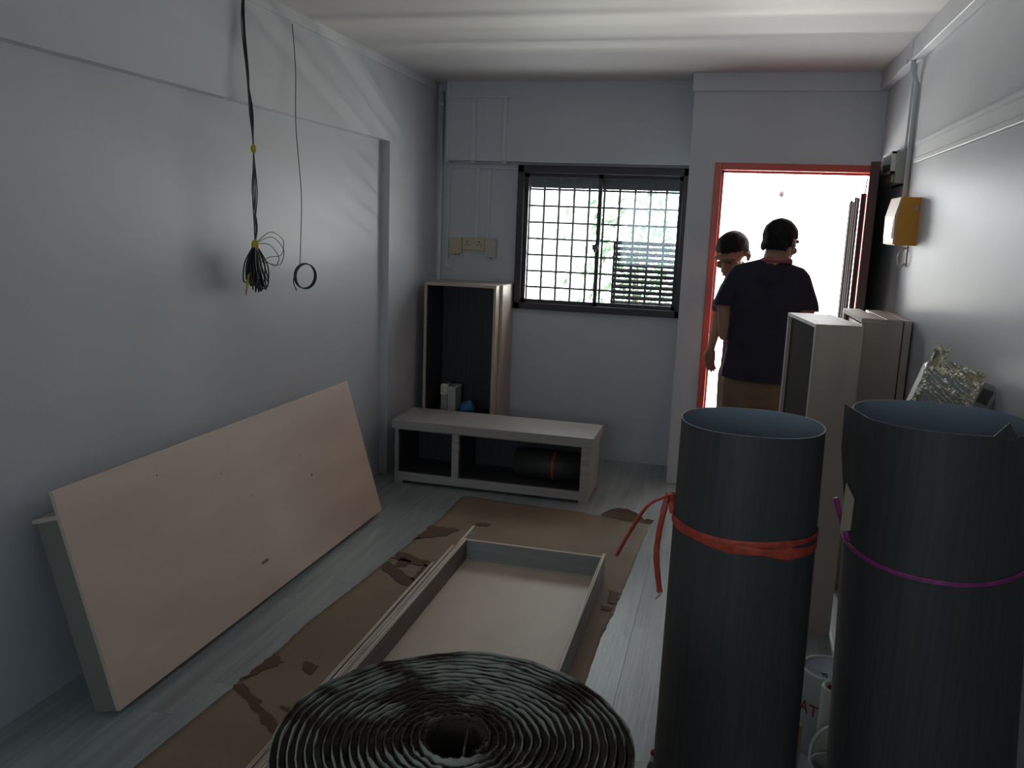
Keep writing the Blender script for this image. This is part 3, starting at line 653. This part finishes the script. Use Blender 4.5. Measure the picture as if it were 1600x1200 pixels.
obj('frayed_end', G().tube([W(-.097, .768), W(-.100, .757), W(-.106, .750), W(-.108, .746)], [.004, .003, .002, .001], 6), mat('pale_pink_fray', (.7, .4, .35), .5), rs)

rb_ = big_roll('larger charcoal vinyl roll with a pointed corner, tied with purple string', (.562, 2.1, 0), .190, .215, 1.223, (-.066, 0), R(186), flap=.016)
# folded back flap triangle at the right of the rim
cx, cy = .496 - .562, 0
pts = [V((x - .562, y - 2.1, z)) for x, y, z in ((.549, 1.918, 1.216), (.612, 1.936, 1.214), (.585, 1.93, 1.253))]
obj('folded_corner', G().add(pts + [p + V((0, .004, 0)) for p in pts], [(0, 1, 2), (3, 5, 4), (0, 1, 4, 3), (1, 2, 5, 4), (2, 0, 3, 5)]), ROLL, rb_)
ps = thing('purple_string', 'thin purple raffia string tied round the right vinyl roll', 'string', (.562, 2.1, 0))
band(ps, (-.066, 0), 1.223, .93, .1975, (.01, .028), PURS, .0046); band(ps, (-.066, 0), 1.223, .925, .198, (.01, .027), PURS, .0028, phase=2)
kp = V((.300 - .562, -.055, .965))
obj('loose_tail', G().tube(bez([kp, kp + V((-.008, -.005, .025)), kp + V((-.02, -.01, .06))], 6), [.003, .0045, .005, .005, .005, .006, .006, .006, .006, .006, .006, .006, .006], 8, flat=.35, up=(1, 0, 0)), PURS, ps)
obj('loose_tail', G().tube(bez([kp, kp + V((.008, -.008, -.018)), kp + V((.018, -.010, -.042))], 6), [.003, .0045, .005, .006, .006, .007, .007, .007, .007, .007, .007, .006, .005], 8, flat=.4, up=(1, 0, 0)), PURS, ps)
obj('knot', G().sphere(kp, .006, 8), PURS, ps)
ctg = tag(obj('cardboard_tab', G().prism([(-.012, -.055), (.012, -.045), (.013, .030), (-.010, .062)], 1, -.002, .002), CARD), 'small cardboard tab tucked under the purple string', 'tab')
ctg.location = (.308, 2.03, 1.0); ctg.rotation_euler = (0, 0, R(-35))

# ------------------------------------------------------------------ felt roll in the foreground
fr = thing('felt_roll', 'tightly wound dark felt underlay roll standing in the foreground', 'felt roll', (-.343, 1.135, 0))
R0, R1, TURNS, FH = .043, .268, 18, .85
pitch = (R1 - R0) / TURNS
def spiral(r_in, r_out, zbase, jit, name, m, seg=84, seed=0, down=.05):
    N = TURNS * seg; vs = []
    for i in range(N + 1):
        t = i / seg; a = 2 * pi * t - .6; ca, sa = cos(a), sin(a)
        wob = .0022 * noise.noise(V((ca * 2.5, sa * 2.5, t * .35))) + .0014 * noise.noise(V((ca * 14, sa * 14, t * 1.7)))
        sq = 1 + .02 * sin(2 * a + .5)
        r = (R0 + pitch * t) * sq + wob * min(1, t / 2 + .4)
        zj = zbase + jit * noise.noise(V((ca * 7 + seed, sa * 7, t * 1.3))) + jit * .6 * noise.noise(V((ca * 40 + seed, sa * 40, t * 3.1)))
        zj += .006 * noise.noise(V((ca * 1.2, sa * 1.2, t * .15))) + (.004 if t < 1 else 0)
        w1 = r + r_out + .0004 * noise.noise(V((ca * 60, sa * 60, t))); w0 = r + r_in
        zb = 0 if (t > TURNS - 1.02 or t < 1.0) else FH - down
        vs += [(w0 * ca, w0 * sa, zb), (w0 * ca, w0 * sa, zj), (w1 * ca, w1 * sa, zj), (w1 * ca, w1 * sa, zb)]
    fs = [(i * 4 + k, (i + 1) * 4 + k, (i + 1) * 4 + k + 1, i * 4 + k + 1) for i in range(N) for k in range(3)]
    return obj(name, G().add(vs, fs), m, fr)
spiral(-.0046, .0030, FH - .0045, .0045, 'felt_layer', FELT)
spiral(.0036, .0060, FH + .0005, .0045, 'backing_layer', FOIL, seed=9)
obj('inner_flap', G().add([(.012, -.022, FH - .06), (.014, .018, FH - .06), (.010, .024, FH + .002), (.016, -.018, FH - .004), (.015, -.022, FH - .06), (.017, .018, FH - .06), (.013, .024, FH + .002), (.019, -.018, FH - .004)],
                          [(0, 1, 2, 3), (4, 5, 6, 7), (0, 1, 5, 4), (1, 2, 6, 5), (2, 3, 7, 6), (3, 0, 4, 7)]), FOIL, fr)
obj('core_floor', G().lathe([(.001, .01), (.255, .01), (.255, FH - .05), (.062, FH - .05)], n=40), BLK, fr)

# ------------------------------------------------------------------ people
def hull(pts_r):
    bm = bmesh.new()
    for p, r in pts_r:
        r = V((r, r, r)) if not hasattr(r, '__len__') else V(r)
        vs = bmesh.ops.create_icosphere(bm, subdivisions=2, radius=1)['verts']
        for v in vs: v.co = V(p) + V((v.co.x * r.x, v.co.y * r.y, v.co.z * r.z))
    if len(pts_r) > 1:
        q = bmesh.ops.convex_hull(bm, input=bm.verts); bmesh.ops.delete(bm, geom=[v for v in bm.verts if not v.link_faces], context='VERTS')
    return bm
def blob(name, prims, m, parent, voxel=.01, smooth=4, cuts=(), xf=None):
    """prims: lists of (point, radius); every list is a hull of spheres; all united into one continuous skin"""
    g = G()
    for pr in prims: g.bm(hull(pr))
    me = bpy.data.meshes.new('t'); me.from_pydata([tuple(v) for v in g.v], [], g.f)
    o = bpy.data.objects.new('t', me); C.objects.link(o)
    md = o.modifiers.new('r', 'REMESH'); md.mode = 'VOXEL'; md.voxel_size = voxel
    if smooth: ms = o.modifiers.new('s', 'SMOOTH'); ms.factor = .6; ms.iterations = smooth
    dg = bpy.context.evaluated_depsgraph_get(); me2 = bpy.data.meshes.new_from_object(o.evaluated_get(dg)); bpy.data.objects.remove(o)
    bm = bmesh.new(); bm.from_mesh(me2)
    bmesh.ops.recalc_face_normals(bm, faces=bm.faces)
    for co, no in cuts:
        bmesh.ops.bisect_plane(bm, geom=bm.verts[:] + bm.edges[:] + bm.faces[:], plane_co=co, plane_no=no, clear_outer=True)
    bm.to_mesh(me2); bm.free(); me2.polygons.foreach_set('use_smooth', [True] * len(me2.polygons)); me2.materials.clear(); me2.materials.append(m)
    return obj(name, me2, None, parent)
def head_prims(Mx, bald=False):
    def P(lst): return [(Mx @ V(p), r) for p, r in lst]
    def E(c, r, k=6):     # rotated ellipsoid approximated by a cloud of small spheres' hull
        rm = min(r) * .55; out = []
        for i in range(14):
            for j in range(7):
                a = 2 * pi * i / 14; b_ = -pi / 2 + pi * (j + .5) / 7
                out.append((Mx @ V((c[0] + (r[0] - rm) * cos(a) * cos(b_), c[1] + (r[1] - rm) * sin(a) * cos(b_), c[2] + (r[2] - rm) * sin(b_))), rm))
        return out
    pr = [E((0, .008, .028), (.076, .094, .086)), E((0, -.028, -.045), (.058, .062, .062)), P([((0, -.078, -.092), .020), ((0, -.03, -.085), .04)]),
          P([((0, -.088, .012), .010), ((0, -.112, -.026), .014)]), P([((-.016, -.098, -.030), .010), ((.016, -.098, -.030), .010)]),
          P([((-.022, -.088, -.060), .008), ((.022, -.088, -.060), .008), ((0, -.098, -.060), .008)]),
          P([((-.05, -.075, .030), .012), ((0, -.088, .030), .012), ((.05, -.075, .030), .012)]),
          P([((-.045, -.06, -.02), .022)]), P([((.045, -.06, -.02), .022)])]
    for s in (-1, 1): pr.append(P([((s * .078, .010, .012), .010), ((s * .086, .016, -.005), .013), ((s * .078, .006, -.028), .008)]))
    return pr
def head_at(c, phi, tilt, k=1.08): return M4.Translation(c) @ M4.Rotation(R(phi), 4, 'Z') @ M4.Rotation(R(tilt), 4, 'X') @ M4.Scale(k, 4)
def hair(Mx, parent, low=-.04):
    def cloud(c, r):
        rm = min(r) * .55
        return [(Mx @ V((c[0] + (r[0] - rm) * cos(a) * cos(b_), c[1] + (r[1] - rm) * sin(a) * cos(b_), c[2] + (r[2] - rm) * sin(b_))), rm * 1.05)
                for a in [2 * pi * i / 14 for i in range(14)] for b_ in [-pi / 2 + pi * (j + .5) / 7 for j in range(7)]]
    pr = [cloud((0, .012, .032), (.088, .106, .098)), [(Mx @ V((x, .05, low)), .046) for x in (-.032, .032)] + [(Mx @ V((0, .03, .02)), .07)]]
    o = blob('hair', pr, HAIR, parent, .006, 2)
    inv = Mx.inverted(); bm = bmesh.new(); bm.from_mesh(o.data); dl = []
    for v in bm.verts:
        p = inv @ v.co; f = .054 + .010 * noise.noise(V((p.x * 40, 0, 5)))
        if (p.y < -.045 and p.z < f) or (p.y < .022 and p.z < .022) or (p.y < -.02 and p.z < .045) or (p.z < low - .02 and p.y < .03) or p.z < low - .026: dl.append(v)
    bmesh.ops.delete(bm, geom=dl, context='VERTS'); bm.to_mesh(o.data); bm.free(); return o
def eyes(Mx, parent):
    for s in (-1, 1):
        p = Mx @ V((s * .031, -.088, .010)); obj('eye', G().sphere(p, (.011, .008, .005), 8), EYE, parent)
def hand(wr, d, nrm, side, curl=.5):
    """five-fingered hand: wrist wr, direction d, palm normal nrm, side=+1 thumb to d x nrm"""
    d = V(d).normalized(); nrm = V(nrm); nrm = (nrm - d * nrm.dot(d)).normalized(); s = d.cross(nrm) * side; wr = V(wr)
    pr = [[(wr, .024), (wr + d * .03, .022)], [(wr + d * .03 + s * .022, .014), (wr + d * .03 - s * .022, .014), (wr + d * .085 + s * .028, .012), (wr + d * .082 - s * .030, .011)]]
    for k, (o_, L) in enumerate(((.030, .068), (.010, .078), (-.010, .072), (-.029, .056))):
        b0 = wr + d * .082 + s * o_; d1 = (d + s * o_ * 2.5 + nrm * curl * .35).normalized(); b1 = b0 + d1 * L * .45
        d2 = (d1 + nrm * curl * .8).normalized(); b2 = b1 + d2 * L * .32; d3 = (d2 + nrm * curl * .8).normalized(); b3 = b2 + d3 * L * .25
        pr += [[(b0, .0095), (b1, .0088)], [(b1, .0088), (b2, .0080)], [(b2, .0080), (b3, .0068)]]
    t0 = wr + d * .025 + s * .028; t1 = t0 + (d * .6 + s * .8 + nrm * .3).normalized() * .035; t2 = t1 + (d * .9 + s * .25 + nrm * .4).normalized() * .032
    pr += [[(wr + d * .015 + s * .012, .016), (t0, .013)], [(t0, .012), (t1, .010)], [(t1, .010), (t2, .0078)]]
    return pr

# man in front, back to the room
p1 = thing('person', 'person in a navy polo shirt and khaki trousers seen from behind in the doorway', 'person', (.21, 4.95, 0), (0, 0, 0), 'people in the doorway')
H1 = head_at((.048, .01, 1.565), 147, 12)
body = head_prims(H1) + [[((.04, .0, 1.53), .068), ((.02, -.005, 1.42), .075)],
    [((-.13, 0, 1.39), .055), ((.13, 0, 1.39), .055), ((0, 0, 1.2), (.15, .09, .12))], [((0, .01, 1.2), (.15, .09, .1)), ((0, .01, .92), (.16, .10, .1))],
    [((-.18, 0, 1.36), .048), ((-.218, .01, 1.22), .046)], [((-.218, .01, 1.22), .046), ((-.205, .035, 1.05), .038)], [((-.205, .035, 1.05), .038), ((-.10, .235, 1.0), .027)],
    [((.18, 0, 1.36), .048), ((.218, .01, 1.22), .046)], [((.218, .01, 1.22), .046), ((.215, .035, 1.06), .038)], [((.215, .035, 1.06), .038), ((.11, .23, 1.02), .027)]]
for s in (-1, 1):
    body += [[((s * .095, 0, .88), .085), ((s * .105, 0, .48), .055)], [((s * .105, 0, .48), .052), ((s * .11, .01, .09), .036)], [((s * .11, .0, .06), .035), ((s * .115, .12, .045), .030)]]
body += hand((-.10, .235, 1.0), (.6, .6, -.1), (0, .3, 1), 1, .9) + hand((.11, .23, 1.02), (-.6, .6, -.1), (0, .3, 1), -1, .9)
blob('body', body, SKIN, p1, .0065, 3); hair(H1, p1, -.022); eyes(H1, p1)
sh = [[((-.15, 0, 1.385), .066), ((.15, 0, 1.385), .066), ((0, 0, 1.42), .075), ((0, .01, 1.18), (.195, .125, .12))], [((0, .01, 1.2), (.195, .125, .1)), ((0, .02, .98), (.20, .14, .1))],
      [((0, .02, .98), (.20, .14, .1)), ((0, .01, .80), (.222, .152, .09))], [((.034, .0, 1.43), .082), ((.01, 0, 1.37), .105)],
      [((-.16, 0, 1.37), .068), ((-.222, .005, 1.235), .060), ((-.228, .01, 1.18), .058)], [((.16, 0, 1.37), .068), ((.222, .005, 1.235), .060), ((.228, .01, 1.18), .058)]]
shm = blob('shirt', sh, NAVY, p1, .009, 4, cuts=[(V((0, 0, .815)), V((-.04, 0, -1))), (V((0, 0, 1.488)), V((0, .15, 1)))])
# cut the sleeve ends square
bm = bmesh.new(); bm.from_mesh(shm.data)
for s in (-1, 1):
    dl = [v for v in bm.verts if s * v.co.x > .165 + 0 and v.co.z < 1.215 and s * v.co.x > .165 + (1.215 - v.co.z) * .2 and (s * v.co.x) > .185]
    bmesh.ops.delete(bm, geom=dl, context='VERTS')
bm.to_mesh(shm.data); bm.free()
for s in (-1, 1):
    ring = [(s * .225 + .056 * cos(a), .008 + .056 * sin(a), 1.214) for a in [2 * pi * i / 24 for i in range(25)]]
    obj('sleeve_piping', G().tube(ring, .004, 6), PINKT, p1)
ring = [(.036 + .079 * cos(a), .0 + .079 * sin(a), 1.470 - .013 * sin(a)) for a in [2 * pi * i / 28 for i in range(29)]]
obj('collar', G().tube(ring, .014, 8, flat=.5, up=(0, 0, 1)), PINKT, p1)
tro = [[((0, .0, .88), (.17, .105, .06)), ((-.09, 0, .74), .106), ((.09, 0, .74), .106)]]
for s in (-1, 1): tro += [[((s * .092, 0, .78), .108), ((s * .105, 0, .48), .082)], [((s * .105, 0, .48), .082), ((s * .112, .0, .13), .075)]]
blob('trousers', tro, KHAKI, p1, .012, 3, cuts=[(V((0, 0, .075)), V((0, 0, -1)))])
for s in (-1, 1): obj('shoe', G().sphere((s * .115, .06, .045), (.05, .14, .045), 16), BLK, p1)

# second man, facing the room, head bent, half hidden
p2 = thing('person', 'person with black hair looking down, half hidden behind the navy polo shirt', 'person', (.155, 5.42, 0), (0, 0, 0), 'people in the doorway')
H2 = head_at((-.143, -.10, 1.482), -28, 30, 1.16)
body = head_prims(H2) + [[((-.12, -.06, 1.43), .050), ((-.05, 0, 1.34), .058)],
    [((-.12, 0, 1.31), .05), ((.14, 0, 1.31), .05), ((0, 0, 1.12), (.13, .085, .1))], [((0, 0, 1.15), (.13, .085, .1)), ((0, .0, .85), (.14, .09, .1))],
    [((-.165, 0, 1.27), .044), ((-.192, -.01, 1.15), .040), ], [((-.192, -.01, 1.15), .038), ((-.198, -.02, 1.08), .036)], [((-.198, -.02, 1.08), .036), ((-.222, -.11, .93), .024)],
    [((.17, 0, 1.28), .044), ((.19, 0, 1.1), .036)], [((.19, 0, 1.1), .036), ((.10, -.09, .98), .024)]]
for s in (-1, 1):
    body += [[((s * .085, 0, .84), .08), ((s * .095, 0, .46), .052)], [((s * .095, 0, .46), .05), ((s * .10, .01, .09), .036)], [((s * .10, .0, .06), .035), ((s * .105, -.12, .045), .030)]]
body += hand((-.222, -.11, .93), (-.02, -.1, -1), (.5, -.5, 0), 1, .6) + hand((.10, -.09, .98), (-.8, -.1, .1), (0, -.2, 1), 1, .8)
blob('body', body, SKIN, p2, .0065, 3); hair(H2, p2, -.02); eyes(H2, p2)
sh = [[((-.12, 0, 1.30), .060), ((.14, 0, 1.30), .062), ((0, 0, 1.1), (.165, .11, .12))], [((0, 0, 1.1), (.165, .11, .1)), ((0, 0, .84), (.165, .115, .06))],
      [((-.15, 0, 1.28), .056), ((-.194, -.01, 1.17), .050)], [((.15, 0, 1.29), .056), ((.188, 0, 1.17), .052)], [((-.06, -.01, 1.36), .055), ((0, 0, 1.3), .07)]]
blob('shirt', sh, MAUVE, p2, .009, 4, cuts=[(V((0, 0, .82)), V((0, 0, -1)))])
tro = [[((0, 0, .84), (.15, .10, .05)), ((-.08, 0, .74), .09), ((.08, 0, .74), .09)]]
for s in (-1, 1): tro += [[((s * .085, 0, .76), .092), ((s * .095, 0, .46), .072)], [((s * .095, 0, .46), .072), ((s * .10, .0, .13), .066)]]
blob('trousers', tro, BEIGE, p2, .012, 3, cuts=[(V((0, 0, .075)), V((0, 0, -1)))])
for s in (-1, 1): obj('shoe', G().sphere((s * .105, -.06, .045), (.048, .13, .045), 16), BLK, p2)
